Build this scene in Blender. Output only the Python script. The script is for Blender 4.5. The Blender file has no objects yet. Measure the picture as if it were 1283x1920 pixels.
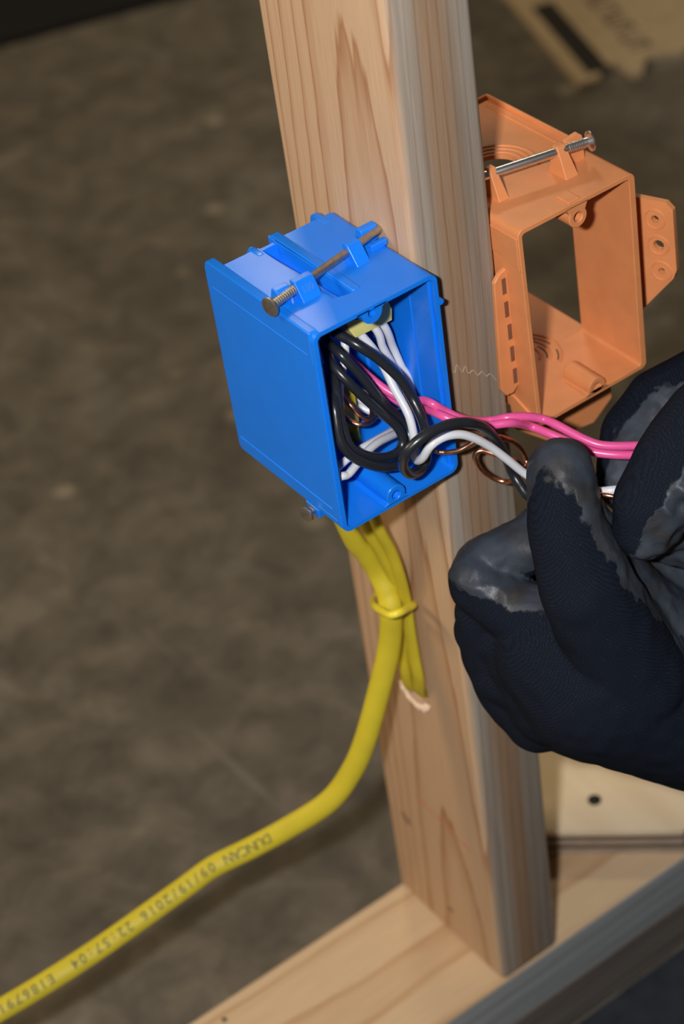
import bpy, bmesh, math, random
import numpy as np
from mathutils import Vector, Matrix, noise, Quaternion
random.seed(7)
S = bpy.context.scene
COL = S.collection

# ------------------------------------------------------------------ camera
CAM = Vector([-0.370081, -0.551782, 0.868781])
ROWS = [[0.8027221, -0.5832897, -0.1241385], [0.4522213, 0.4596789, 0.7643241], [0.3887585, 0.6696779, -0.6327704]]          # right, up, forward
FPX = 3871.610
cd = bpy.data.cameras.new('camera'); cam = bpy.data.objects.new('camera', cd); COL.objects.link(cam)
Rm = Matrix((ROWS[0], ROWS[1], [-a for a in ROWS[2]])).transposed()
cam.matrix_world = Matrix.Translation(CAM) @ Rm.to_4x4()
cd.sensor_fit = 'VERTICAL'; cd.sensor_height = 36.0; cd.lens = FPX / 1920.0 * 36.0
cd.clip_start = 0.02; cd.clip_end = 50
cd.dof.use_dof = True; cd.dof.focus_distance = 0.80; cd.dof.aperture_fstop = 8.0
S.camera = cam
S.view_settings.view_transform = 'Standard'; S.view_settings.look = 'None'
S.view_settings.gamma = 1.0; S.view_settings.exposure = 0.0
S.view_settings.use_curve_mapping = False

# ------------------------------------------------------------------ world and lamps
W = bpy.data.worlds.new('world'); S.world = W; W.use_nodes = True
W.node_tree.nodes['Background'].inputs[0].default_value = (0.50, 0.42, 0.32, 1)
W.node_tree.nodes['Background'].inputs[1].default_value = 0.085

def area(name, loc, target, size, power, color, sy=None):
    l = bpy.data.lights.new(name, 'AREA'); l.energy = power; l.color = color
    l.shape = 'RECTANGLE'; l.size = size; l.size_y = sy or size
    o = bpy.data.objects.new(name, l); COL.objects.link(o)
    o.location = loc
    o.rotation_euler = (Vector(target) - Vector(loc)).to_track_quat('-Z', 'Y').to_euler()
    return o
RIGHT, UP, FWD = Vector(ROWS[0]), Vector(ROWS[1]), Vector(ROWS[2])
area('flash', CAM - RIGHT*0.075 + UP*0.02 + FWD*0.02, (0.02, 0.0, 0.33), 0.035, 7.2, (1.0, 0.98, 0.97), 0.02)
area('shop_lamp_left', (-2.2, 1.6, 2.3), (0, 0.3, 0.2), 1.2, 44, (1.0, 0.76, 0.44), 0.6)
area('shop_lamp_back', (1.35, 2.3, 2.6), (0, 0, 0.4), 0.6, 16, (1.0, 0.84, 0.60), 0.3)

# ------------------------------------------------------------------ materials
def nodemat(name):
    m = bpy.data.materials.new(name); m.use_nodes = True
    nt = m.node_tree; b = nt.nodes['Principled BSDF']
    return m, nt, b
def N(nt, t, **kw):
    n = nt.nodes.new(t)
    for k, v in kw.items(): setattr(n, k, v)
    return n
def L(nt, a, b): nt.links.new(a, b)
def ramp(nt, fac, stops):
    r = N(nt, 'ShaderNodeValToRGB'); e = r.color_ramp.elements
    e[0].position, e[0].color = stops[0][0], (*stops[0][1], 1)
    e[1].position, e[1].color = stops[1][0], (*stops[1][1], 1)
    for p, c in stops[2:]:
        x = e.new(p); x.color = (*c, 1)
    L(nt, fac, r.inputs[0]); return r.outputs[0]
def mix(nt, fac, a, b, mode='MIX'):
    n = N(nt, 'ShaderNodeMix', data_type='RGBA', blend_type=mode)
    for s, v in ((n.inputs[0], fac), (n.inputs[6], a), (n.inputs[7], b)):
        if hasattr(v, 'links'): L(nt, v, s)
        elif isinstance(v, (int, float)): s.default_value = v
        else: s.default_value = (*v, 1)
    return n.outputs[2]
def math_(nt, op, a, b=None, clamp=False):
    n = N(nt, 'ShaderNodeMath', operation=op, use_clamp=clamp)
    for s, v in ((n.inputs[0], a), (n.inputs[1], b)):
        if v is None: continue
        if hasattr(v, 'links'): L(nt, v, s)
        else: s.default_value = v
    return n.outputs[0]
def obco(nt, scale=(1,1,1), rot=(0,0,0), loc=(0,0,0)):
    t = N(nt, 'ShaderNodeTexCoord'); m = N(nt, 'ShaderNodeMapping')
    L(nt, t.outputs['Object'], m.inputs[0]); m.inputs['Scale'].default_value = scale
    m.inputs['Rotation'].default_value = rot; m.inputs['Location'].default_value = loc
    return m.outputs[0]
def noise_(nt, co, scale, detail=3, rough=0.5, dist=0):
    n = N(nt, 'ShaderNodeTexNoise'); L(nt, co, n.inputs['Vector'])
    n.inputs['Scale'].default_value = scale; n.inputs['Detail'].default_value = detail
    n.inputs['Roughness'].default_value = rough; n.inputs['Distortion'].default_value = dist
    return n.outputs[0]
def bump(nt, b, h, strength, dist):
    n = N(nt, 'ShaderNodeBump'); n.inputs['Strength'].default_value = strength
    n.inputs['Distance'].default_value = dist; L(nt, h, n.inputs['Height']); L(nt, n.outputs[0], b.inputs['Normal'])
def plastic(name, col, rough=0.35, spec=0.5, var=0.06, bumpy=0.15, sss=0.0):
    m, nt, b = nodemat(name); co = obco(nt)
    n1 = noise_(nt, co, 90, 4)
    c = ramp(nt, n1, [(0.3, tuple(x*(1-var) for x in col)), (0.7, tuple(min(1, x*(1+var)) for x in col))])
    L(nt, c, b.inputs['Base Color']); b.inputs['Roughness'].default_value = rough
    b.inputs['Specular IOR Level'].default_value = spec
    bump(nt, b, noise_(nt, co, 2500, 2), bumpy, 0.0001)
    if sss:
        b.inputs['Subsurface Weight'].default_value = sss; b.inputs['Subsurface Scale'].default_value = 0.002
    return m
def metal(name, col, rough, var=0.3):
    m, nt, b = nodemat(name); co = obco(nt)
    n1 = noise_(nt, co, 600, 4)
    L(nt, ramp(nt, n1, [(0.3, tuple(x*(1-var) for x in col)), (0.7, col)]), b.inputs['Base Color'])
    b.inputs['Metallic'].default_value = 1; b.inputs['Roughness'].default_value = rough
    return m

def wood(name, axis, x0, y0, tilt, period, light, dark, edge=None, streak=None, marks=False):
    """sawn softwood: growth rings round a leaning pith; axis is the length of the board"""
    m, nt, b = nodemat(name); t = N(nt, 'ShaderNodeTexCoord')
    sep = N(nt, 'ShaderNodeSeparateXYZ'); L(nt, t.outputs['Object'], sep.inputs[0])
    ax = {'z': (0, 1, 2), 'x': (1, 2, 0)}[axis]
    a, c, l = (sep.outputs[i] for i in ax)
    sc = [1, 1, 1]; sc[ax[2]] = 0.09
    co = obco(nt, tuple(sc)); nz = noise_(nt, co, 34, 2, 0.5)
    nf = noise_(nt, co, 240, 2, 0.5)
    wob = math_(nt, 'MULTIPLY', math_(nt, 'SUBTRACT', nz, 0.5), 0.0065)
    wob2 = math_(nt, 'MULTIPLY', math_(nt, 'SUBTRACT', nf, 0.5), 0.0012)
    da = math_(nt, 'ADD', math_(nt, 'SUBTRACT', a, x0), math_(nt, 'MULTIPLY', l, tilt))
    dc = math_(nt, 'SUBTRACT', c, y0)
    r = math_(nt, 'SQRT', math_(nt, 'ADD', math_(nt, 'MULTIPLY', da, da), math_(nt, 'MULTIPLY', dc, dc)))
    r = math_(nt, 'ADD', r, math_(nt, 'ADD', wob, wob2))
    f = math_(nt, 'FRACT', math_(nt, 'DIVIDE', r, period))
    mid = tuple((p*0.62+q*0.38) for p, q in zip(light, dark))
    col = ramp(nt, f, [(0.0, light), (0.60, light), (0.84, mid), (0.95, dark), (1.0, light)])
    big = noise_(nt, co, 14, 2)
    col = mix(nt, math_(nt, 'MULTIPLY', ramp(nt, big, [(0.35, (0,0,0)), (0.7, (1,1,1))]), 0.35), col, mix(nt, 1.0, col, (0.90, 0.80, 0.70), 'MULTIPLY'))
    sc2 = [1, 1, 1]; sc2[ax[2]] = 0.02
    fib = noise_(nt, obco(nt, tuple(sc2)), 1600, 2, 0.6)
    col = mix(nt, 0.45, col, mix(nt, 1.0, col, ramp(nt, fib, [(0.3, (0.72, 0.70, 0.68)), (0.7, (1.12, 1.1, 1.08))]), 'MULTIPLY'))
    if edge:                                   # greyer tint on the mill edge of the board (its narrow, front side)
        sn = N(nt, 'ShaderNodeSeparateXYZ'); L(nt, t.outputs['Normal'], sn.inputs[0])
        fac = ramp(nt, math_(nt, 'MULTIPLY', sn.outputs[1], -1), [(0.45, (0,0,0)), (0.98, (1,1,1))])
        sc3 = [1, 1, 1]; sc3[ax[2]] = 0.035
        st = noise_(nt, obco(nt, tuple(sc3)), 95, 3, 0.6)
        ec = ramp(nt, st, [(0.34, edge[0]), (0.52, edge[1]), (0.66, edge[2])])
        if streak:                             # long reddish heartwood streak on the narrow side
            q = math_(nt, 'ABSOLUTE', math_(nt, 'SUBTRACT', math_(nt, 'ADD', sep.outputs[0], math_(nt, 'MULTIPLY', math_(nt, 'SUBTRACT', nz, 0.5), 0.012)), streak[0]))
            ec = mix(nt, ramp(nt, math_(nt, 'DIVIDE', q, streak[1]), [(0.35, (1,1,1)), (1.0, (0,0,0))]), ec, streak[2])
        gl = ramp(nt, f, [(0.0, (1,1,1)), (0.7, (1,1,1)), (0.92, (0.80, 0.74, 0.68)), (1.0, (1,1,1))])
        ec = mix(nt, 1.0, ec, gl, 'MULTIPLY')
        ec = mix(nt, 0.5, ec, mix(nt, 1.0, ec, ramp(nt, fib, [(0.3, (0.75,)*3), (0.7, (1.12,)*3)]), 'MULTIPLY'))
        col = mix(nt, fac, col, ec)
    if marks:                                  # pink pencil line, knots low on the wide face
        def seg(p, q, w, color, base):
            # distance to a segment in the y-z plane
            py = math_(nt, 'SUBTRACT', sep.outputs[1], p[0]); pz = math_(nt, 'SUBTRACT', sep.outputs[2], p[1])
            d = (q[0]-p[0], q[1]-p[1]); dd = d[0]**2+d[1]**2
            tt = math_(nt, 'DIVIDE', math_(nt, 'ADD', math_(nt, 'MULTIPLY', py, d[0]), math_(nt, 'MULTIPLY', pz, d[1])), dd, True)
            ey = math_(nt, 'SUBTRACT', py, math_(nt, 'MULTIPLY', tt, d[0])); ez = math_(nt, 'SUBTRACT', pz, math_(nt, 'MULTIPLY', tt, d[1]))
            e = math_(nt, 'SQRT', math_(nt, 'ADD', math_(nt, 'MULTIPLY', ey, ey), math_(nt, 'MULTIPLY', ez, ez)))
            k = ramp(nt, math_(nt, 'DIVIDE', e, w), [(0.4, (1,1,1)), (1.0, (0,0,0))])
            k = math_(nt, 'MULTIPLY', k, ramp(nt, nf, [(0.35, (0.35,)*3), (0.6, (1,1,1))]))
            k = math_(nt, 'MULTIPLY', k, math_(nt, 'LESS_THAN', sep.outputs[0], 0.004))
            return mix(nt, k, base, color)
        for mk in marks: col = seg(*mk, col)
    L(nt, col, b.inputs['Base Color'])
    b.inputs['Roughness'].default_value = 0.55; b.inputs['Specular IOR Level'].default_value = 0.35
    bump(nt, b, math_(nt, 'ADD', math_(nt, 'MULTIPLY', fib, 0.7), f), 0.12, 0.0006)
    return m

M = {}
M['blue'] = plastic('blue_plastic', (0.006, 0.200, 0.880), 0.28, 0.5, 0.03, 0.12)
M['orange'] = plastic('orange_plastic', (0.70, 0.262, 0.098), 0.48, 0.4, 0.06, 0.22)
M['yellow'] = plastic('yellow_jacket', (0.54, 0.44, 0.026), 0.50, 0.3, 0.05, 0.10)
M['tie'] = plastic('tie_yellow', (0.80, 0.68, 0.05), 0.35, 0.5, 0.04)
M['black'] = plastic('black_insulation', (0.016, 0.019, 0.024), 0.30, 0.6, 0.1, 0.05)
M['white'] = plastic('white_insulation', (0.66, 0.68, 0.72), 0.30, 0.5, 0.02, 0.04)
M['pink'] = plastic('pink_insulation', (0.78, 0.10, 0.32), 0.30, 0.5, 0.03, 0.04)
M['conn'] = plastic('pale_yellow_plastic', (0.62, 0.58, 0.20), 0.25, 0.6, 0.08, 0.05, 0.2)
M['ink'] = plastic('olive_ink', (0.20, 0.18, 0.035), 0.6, 0.3, 0.1)
M['emboss'] = plastic('blue_emboss', (0.035, 0.22, 0.70), 0.35)
M['copper'] = metal('copper', (0.95, 0.47, 0.28), 0.30)
M['steel'] = metal('bright_steel', (0.80, 0.81, 0.84), 0.33, 0.12)
M['dullsteel'] = metal('dull_steel', (0.58, 0.55, 0.52), 0.45, 0.3)
M['dark'] = plastic('dark_hole', (0.02, 0.018, 0.016), 0.8, 0.2)
M['rubber'] = plastic('near_black', (0.012, 0.012, 0.013), 0.8, 0.2)
M['splinter'] = plastic('pale_splinter', (0.80, 0.62, 0.46), 0.7, 0.2)
M['scratch'] = plastic('pale_scratch', (0.60, 0.50, 0.40), 0.7, 0.2)
LT, DK = (0.56, 0.385, 0.25), (0.38, 0.195, 0.10)
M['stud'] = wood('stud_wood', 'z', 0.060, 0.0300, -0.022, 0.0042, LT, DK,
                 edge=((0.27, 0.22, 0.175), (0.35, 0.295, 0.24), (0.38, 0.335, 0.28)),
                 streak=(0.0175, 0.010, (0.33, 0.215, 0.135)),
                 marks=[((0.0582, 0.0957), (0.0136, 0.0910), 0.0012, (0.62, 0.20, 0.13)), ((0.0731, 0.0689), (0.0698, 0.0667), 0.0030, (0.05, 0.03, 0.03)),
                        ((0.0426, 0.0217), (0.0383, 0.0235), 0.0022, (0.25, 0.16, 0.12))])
M['plate'] = wood('plate_wood', 'x', 0.040, -0.075, 0.02, 0.0085, (0.60, 0.445, 0.285), (0.47, 0.30, 0.16),
                  edge=((0.24, 0.26, 0.275), (0.31, 0.33, 0.345), (0.36, 0.38, 0.39)))
M['plate2'] = wood('lower_plate_wood', 'x', 0.030, -0.12, 0.02, 0.007, (0.50, 0.38, 0.26), (0.32, 0.2, 0.12),
                   edge=((0.115, 0.10, 0.088), (0.15, 0.13, 0.115), (0.18, 0.16, 0.14)))
def ply_mat():
    m, nt, b = nodemat('plywood'); t = N(nt, 'ShaderNodeTexCoord')
    co = obco(nt, (1, 0.12, 1)); n1 = noise_(nt, co, 60, 4)
    col = ramp(nt, n1, [(0.3, (0.66, 0.53, 0.36)), (0.7, (0.74, 0.61, 0.44))])
    L(nt, col, b.inputs['Base Color']); b.inputs['Roughness'].default_value = 0.6
    return m
M['ply'] = ply_mat()
M['plylight'] = plastic('light_ply', (0.36, 0.28, 0.21), 0.7, 0.2, 0.1)
M['plydark'] = plastic('dark_ply', (0.11, 0.080, 0.060), 0.8, 0.2, 0.1)
def floor_surface():
    m, nt, b = nodemat('concrete'); co = obco(nt)
    n1 = noise_(nt, co, 3.2, 5, 0.62); n2 = noise_(nt, co, 26, 5, 0.65, 0.4); n3 = noise_(nt, co, 9, 3, 0.5, 0.8)
    base = ramp(nt, n1, [(0.30, (0.098, 0.085, 0.066)), (0.70, (0.160, 0.142, 0.113))])
    c = mix(nt, 1.0, base, ramp(nt, n2, [(0.30, (0.60, 0.60, 0.62)), (0.52, (1.0, 1.0, 1.0)), (0.72, (1.5, 1.48, 1.51))]), 'MULTIPLY')
    c = mix(nt, ramp(nt, n3, [(0.60, (0,0,0)), (0.72, (0.55,)*3)]), c, (0.24, 0.225, 0.195))
    v = N(nt, 'ShaderNodeTexVoronoi'); L(nt, co, v.inputs['Vector']); v.inputs['Scale'].default_value = 11
    sp = ramp(nt, v.outputs['Distance'], [(0.05, (0.75,)*3), (0.13, (0,0,0))])
    sp = math_(nt, 'MULTIPLY', sp, ramp(nt, noise_(nt, co, 4.3, 2), [(0.42, (0,0,0)), (0.52, (1,1,1))]))
    c = mix(nt, sp, c, (0.36, 0.31, 0.23))
    cs = obco(nt, (1.0, 0.06, 1), (0, 0, 0.55)); sc = noise_(nt, cs, 30, 2, 0.4)
    c = mix(nt, ramp(nt, sc, [(0.68, (0,0,0)), (0.76, (0.55,)*3)]), c, (0.30, 0.27, 0.23))
    L(nt, c, b.inputs['Base Color']); b.inputs['Roughness'].default_value = 0.62
    b.inputs['Specular IOR Level'].default_value = 0.3
    bump(nt, b, n2, 0.3, 0.002)
    return m
M['floor'] = floor_surface()
M['card'] = plastic('tan_card', (0.47, 0.37, 0.245), 0.8, 0.2, 0.1)
M['print'] = plastic('black_print', (0.03, 0.027, 0.025), 0.8, 0.2)
M['faded'] = plastic('faded_print', (0.17, 0.135, 0.09), 0.8, 0.2)

def glove_mat():
    m, nt, b = nodemat('glove'); co = obco(nt)
    at = N(nt, 'ShaderNodeAttribute', attribute_name='coat')
    ed = noise_(nt, co, 260, 3)
    ed2 = noise_(nt, co, 70, 2)
    f = math_(nt, 'ADD', at.outputs['Fac'], math_(nt, 'MULTIPLY', math_(nt, 'SUBTRACT', math_(nt, 'ADD', ed, ed2), 1.0), 0.34))
    k = ramp(nt, f, [(0.48, (0,0,0)), (0.54, (1,1,1))])
    # knit: fine rows
    w = N(nt, 'ShaderNodeTexWave', wave_type='BANDS', bands_direction='X'); L(nt, obco(nt, (1,1,1), (0.4, 0.9, 0.8)), w.inputs['Vector'])
    w.inputs['Scale'].default_value = 300; w.inputs['Distortion'].default_value = 4.0; w.inputs['Detail'].default_value = 1
    w2 = N(nt, 'ShaderNodeTexWave', wave_type='BANDS', bands_direction='Z'); L(nt, obco(nt, (1,1,1), (0.4, 0.9, 0.8)), w2.inputs['Vector'])
    w2.inputs['Scale'].default_value = 380; w2.inputs['Distortion'].default_value = 4.0
    kn = math_(nt, 'MULTIPLY', w.outputs['Fac'], w2.outputs['Fac'])
    fz = noise_(nt, co, 1800, 2)
    kc = ramp(nt, kn, [(0.0, (0.0060, 0.0085, 0.0150)), (0.9, (0.0105, 0.0145, 0.0245))])
    sp = ramp(nt, fz, [(0.66, (0,0,0)), (0.76, (0.5,)*3)])
    kc = mix(nt, sp, kc, (0.045, 0.058, 0.085))
    pn = noise_(nt, co, 55, 3)
    cc = ramp(nt, pn, [(0.34, (0.027, 0.025, 0.026)), (0.50, (0.029, 0.037, 0.050)), (0.7, (0.040, 0.050, 0.066))])
    L(nt, mix(nt, k, kc, cc), b.inputs['Base Color'])
    rg = N(nt, 'ShaderNodeMix', data_type='FLOAT'); L(nt, k, rg.inputs[0]); rg.inputs[2].default_value = 0.95
    L(nt, ramp(nt, noise_(nt, co, 40, 2), [(0.42, (0.40,)*3), (0.62, (0.72,)*3)]), rg.inputs[3])
    L(nt, rg.outputs[0], b.inputs['Roughness'])
    L(nt, math_(nt, 'ADD', math_(nt, 'MULTIPLY', k, 0.24), 0.06), b.inputs['Specular IOR Level'])
    wr = noise_(nt, co, 330, 4, 0.6, 1.0)
    hk = math_(nt, 'MULTIPLY', math_(nt, 'SUBTRACT', 1.0, k), math_(nt, 'ADD', math_(nt, 'MULTIPLY', kn, 0.08), math_(nt, 'MULTIPLY', fz, 0.5)))
    hc = math_(nt, 'MULTIPLY', k, math_(nt, 'MULTIPLY', wr, 0.9))
    h = math_(nt, 'ADD', math_(nt, 'ADD', hk, hc), math_(nt, 'MULTIPLY', k, 1.2))
    bump(nt, b, h, 0.5, 0.0005)
    return m
M['glove'] = glove_mat()
def cloth_mat():
    m, nt, b = nodemat('dark_sleeve'); co = obco(nt)
    L(nt, ramp(nt, noise_(nt, co, 300, 3), [(0.3, (0.012, 0.014, 0.02)), (0.7, (0.02, 0.024, 0.034))]), b.inputs['Base Color'])
    b.inputs['Roughness'].default_value = 0.95
    return m
M['cloth'] = cloth_mat()

# ------------------------------------------------------------------ mesh helpers
def bx(bm, x0, x1, y0, y1, z0, z1, rot=None, at=None):
    vs = [bm.verts.new((x, y, z)) for x in (x0, x1) for y in (y0, y1) for z in (z0, z1)]
    f = [(0,1,3,2), (4,6,7,5), (0,4,5,1), (2,3,7,6), (0,2,6,4), (1,5,7,3)]
    for q in f: bm.faces.new([vs[i] for i in q])
    if rot is not None:
        bmesh.ops.transform(bm, matrix=Matrix.Translation(at) @ rot @ Matrix.Translation(-Vector(at)), verts=vs)
    return vs
def prism(bm, pts, ax, a, b):
    """polygon of 2-D points (in the two other axes, cyclic order) extruded along axis ax from a to b"""
    def mk(p, v):
        return {'x': (v, p[0], p[1]), 'y': (p[0], v, p[1]), 'z': (p[0], p[1], v)}[ax]
    A = [bm.verts.new(mk(p, a)) for p in pts]; B = [bm.verts.new(mk(p, b)) for p in pts]
    fa = bm.faces.new(A); fb = bm.faces.new(B[::-1]); n = len(pts)
    for i in range(n): bm.faces.new([A[i], B[i], B[(i+1) % n], A[(i+1) % n]])
    bmesh.ops.recalc_face_normals(bm, faces=bm.faces[:])
def hull_pts(bm, pts):
    vs = [bm.verts.new(p) for p in pts]
    r = bmesh.ops.convex_hull(bm, input=vs)
    bmesh.ops.delete(bm, geom=[v for v in r['geom_interior'] if isinstance(v, bmesh.types.BMVert)], context='VERTS')
def cyl(bm, p0, p1, r0, r1=None, n=24, caps=True):
    p0, p1 = Vector(p0), Vector(p1); r1 = r0 if r1 is None else r1
    q = (p1-p0).to_track_quat('Z', 'Y'); R = []
    for p, r in ((p0, r0), (p1, r1)):
        R.append([bm.verts.new(p + q @ Vector((r*math.cos(2*math.pi*i/n), r*math.sin(2*math.pi*i/n), 0))) for i in range(n)])
    for i in range(n): bm.faces.new([R[0][i], R[0][(i+1) % n], R[1][(i+1) % n], R[1][i]])
    if caps: bm.faces.new(R[0][::-1]); bm.faces.new(R[1])
def lathe(bm, p0, d, prof, n=28):
    """prof: (distance along d, radius)"""
    p0, d = Vector(p0), Vector(d).normalized(); q = d.to_track_quat('Z', 'Y'); rings = []
    for t, r in prof:
        rings.append([bm.verts.new(p0 + d*t + q @ Vector((max(r, 1e-5)*math.cos(2*math.pi*i/n), max(r, 1e-5)*math.sin(2*math.pi*i/n), 0))) for i in range(n)])
    for a, b in zip(rings, rings[1:]):
        for i in range(n): bm.faces.new([a[i], a[(i+1) % n], b[(i+1) % n], b[i]])
    bm.faces.new(rings[0][::-1]); bm.faces.new(rings[-1])
def spline(P, n=10):
    P = [Vector(p) for p in P]; out = []
    Q = [2*P[0]-P[1]] + P + [2*P[-1]-P[-2]]
    for i in range(1, len(Q)-2):
        p0, p1, p2, p3 = Q[i-1:i+3]
        for k in range(n):
            t = k/n
            out.append(0.5*((2*p1)+(p2-p0)*t+(2*p0-5*p1+4*p2-p3)*t*t+(3*p1-p0-3*p2+p3)*t**3))
    out.append(P[-1]); return out
def sweep(bm, path, w, h, hint=(0, 0, 1), n=16, wfun=None, taper=False):
    hint = Vector(hint); rings = []; frames = []
    for i, p in enumerate(path):
        t = (path[min(i+1, len(path)-1)] - path[max(i-1, 0)]).normalized()
        if i == 0 or frames is None:
            nn = (hint - t*hint.dot(t)).normalized()
        else:
            pn = frames[-1][1]; nn = pn - t*pn.dot(t)
            hh = hint - t*hint.dot(t)
            nn = nn.normalized() + (0.15*hh if w != h else Vector((0,0,0)))
            nn.normalize()
        b = t.cross(nn); frames.append((t, nn, b))
        k = 1.0 if wfun is None else wfun(i/(len(path)-1))
        rings.append([bm.verts.new(p + b*(w*k*math.cos(2*math.pi*j/n)) + nn*(h*k*math.sin(2*math.pi*j/n))) for j in range(n)])
    for a, b in zip(rings, rings[1:]):
        for i in range(n): bm.faces.new([a[i], b[i], b[(i+1) % n], a[(i+1) % n]])
    bm.faces.new(rings[0]); bm.faces.new(rings[-1][::-1])
    return frames
def obj(name, bm, mat, parent=None, bevel=0, seg=3, smooth=35, label=None):
    me = bpy.data.meshes.new(name); bm.normal_update()
    bmesh.ops.recalc_face_normals(bm, faces=bm.faces[:]); bm.to_mesh(me); bm.free()
    o = bpy.data.objects.new(name, me); COL.objects.link(o)
    for mm in (mat if isinstance(mat, (list, tuple)) else [mat]): me.materials.append(mm)
    for p in me.polygons: p.use_smooth = True
    me.set_sharp_from_angle(angle=math.radians(smooth))
    if bevel:
        md = o.modifiers.new('bevel', 'BEVEL'); md.width = bevel; md.segments = seg; md.limit_method = 'ANGLE'
        md.angle_limit = math.radians(40); md.harden_normals = True
    if parent is not None:
        o.parent = parent
        if parent.type == 'EMPTY': o.matrix_parent_inverse = Matrix.Translation(parent.location).inverted()
    if label: o['label'] = label
    return o
def bake(o, smooth=35):
    """apply the modifiers"""
    dg = bpy.context.evaluated_depsgraph_get(); ev = o.evaluated_get(dg)
    me = bpy.data.meshes.new_from_object(ev); o.modifiers.clear(); old = o.data; o.data = me
    for p in me.polygons: p.use_smooth = True
    me.set_sharp_from_angle(angle=math.radians(smooth))
    return o
def cut(o, bm):
    c = obj('cutter', bm, M['dark']); c.hide_render = True
    md = o.modifiers.new('cut', 'BOOLEAN'); md.object = c; md.operation = 'DIFFERENCE'; md.solver = 'EXACT'
    bpy.context.view_layer.update(); bake(o); bpy.data.objects.remove(c)
def tag(o, label=None, cat=None, group=None, kind=None):
    for k, v in (('label', label), ('category', cat), ('group', group), ('kind', kind)):
        if v: o[k] = v
    return o
def empty(name, loc, rot=(0,0,0)):
    o = bpy.data.objects.new(name, None); COL.objects.link(o); o.location = loc; o.rotation_euler = rot
    o.empty_display_size = 0.02
    return o
def reparent(root):
    """children were modelled in world coordinates: keep them where they are under the moved Empty"""
    bpy.context.view_layer.update()
    inv = root.matrix_world.inverted()
    for c in root.children: c.matrix_parent_inverse = inv
def rrect(x0, x1, z0, z1, r, n=6):
    pts = []
    for cx, cz, a in ((x1-r, z1-r, 0), (x0+r, z1-r, 90), (x0+r, z0+r, 180), (x1-r, z0+r, 270)):
        for k in range(n+1):
            t = math.radians(a + 90*k/n); pts.append((cx+r*math.cos(t), cz+r*math.sin(t)))
    return pts
def ringprism(bm, outer, inner, y0, y1):
    n = len(outer)
    V = [[bm.verts.new((p[0], y, p[1])) for p in pts] for pts in (outer, inner) for y in (y0, y1)]
    o0, o1, i0, i1 = V
    for k in range(n):
        j = (k+1) % n
        bm.faces.new([o0[k], o1[k], o1[j], o0[j]]); bm.faces.new([i0[k], i0[j], i1[j], i1[k]])
        bm.faces.new([o0[k], o0[j], i0[j], i0[k]]); bm.faces.new([o1[k], i1[k], i1[j], o1[j]])

# ------------------------------------------------------------------ setting
FZ = -0.0762
bm = bmesh.new(); bx(bm, -3, 5, -3, 6, FZ-0.05, FZ)
tag(obj('floor', bm, M['floor']), kind='structure')

# ------------------------------------------------------------------ timber
bm = bmesh.new(); bx(bm, 0, 0.0381, 0, 0.0889, 0.0003, 1.30)
stud = obj('wall_stud', bm, M['stud'], bevel=0.0045, seg=5); bake(stud, 50)
bm = bmesh.new(); cyl(bm, (-0.01, 0.0450, 0.1835), (0.06, 0.0450, 0.1835), 0.0115, n=32); cut(stud, bm)
tag(stud, 'upright pine two-by-four stud standing on the flat plates, blue box nailed to its side', 'stud')
# torn rim of the bored hole
bm = bmesh.new()
for k in range(11):
    a = math.radians(212 + k*12); r = 0.0118
    y, z = 0.0450+r*math.cos(a), 0.1835+r*math.sin(a); s = random.uniform(0.8, 1.5)
    hull_pts(bm, [(-0.0001, y-0.002, z+0.0010), (-0.0001, y+0.002, z+0.0010), (-0.0013*s, y+0.001, z-0.0002), (-0.0009*s, y-0.0012, z-0.0018*s), (0.0008, y, z-0.0008)])
obj('splinter', bm, M['splinter'], stud, label='pale torn wood fibres round the bored hole')
# pale scratch on the narrow side
bm = bmesh.new()
sp = [(0.0102, -0.0001, 0.3873), (0.0117, -0.0001, 0.3844), (0.0136, -0.0001, 0.3868), (0.0153, -0.0001, 0.3820), (0.0174, -0.0001, 0.3838), (0.0188, -0.0001, 0.3795), (0.0212, -0.0001, 0.3807), (0.0233, -0.0001, 0.3769), (0.0250, -0.0001, 0.3779), (0.0271, -0.0001, 0.3738), (0.0294, -0.0001, 0.3740), (0.0323, -0.0001, 0.3700)]
sweep(bm, spline([Vector(p)+Vector((random.uniform(-.0004,.0004), 0, random.uniform(-.0007,.0007))) for p in sp], 4), 0.0001, 0.0001, n=6)
obj('scratch', bm, M['scratch'], stud, label='thin pale zigzag scratch')

bm = bmesh.new(); bx(bm, -0.75, 1.1, 0.0, 0.0889, -0.0381, 0.0)
plate = obj('bottom_plate', bm, M['plate'], bevel=0.0022, seg=3)
tag(plate, 'flat pine board directly under the stud, upper of the two stacked boards', 'board')
bm = bmesh.new(); bx(bm, -0.75, 1.1, 0.0012, 0.0889, FZ, -0.0384)
tag(obj('base_board', bm, M['plate2'], bevel=0.003, seg=3), 'darker pine board lying on the floor, lower of the two stacked boards', 'board')
bm = bmesh.new(); c = Vector((-0.1225, 0.0781, -0.0000)); cyl(bm, c-Vector((0,0,0.001)), c+Vector((0,0,0.0003)), 0.0013, n=12)
obj('knot', bm, M['dark'], plate, label='small dark pin knot')

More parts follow.
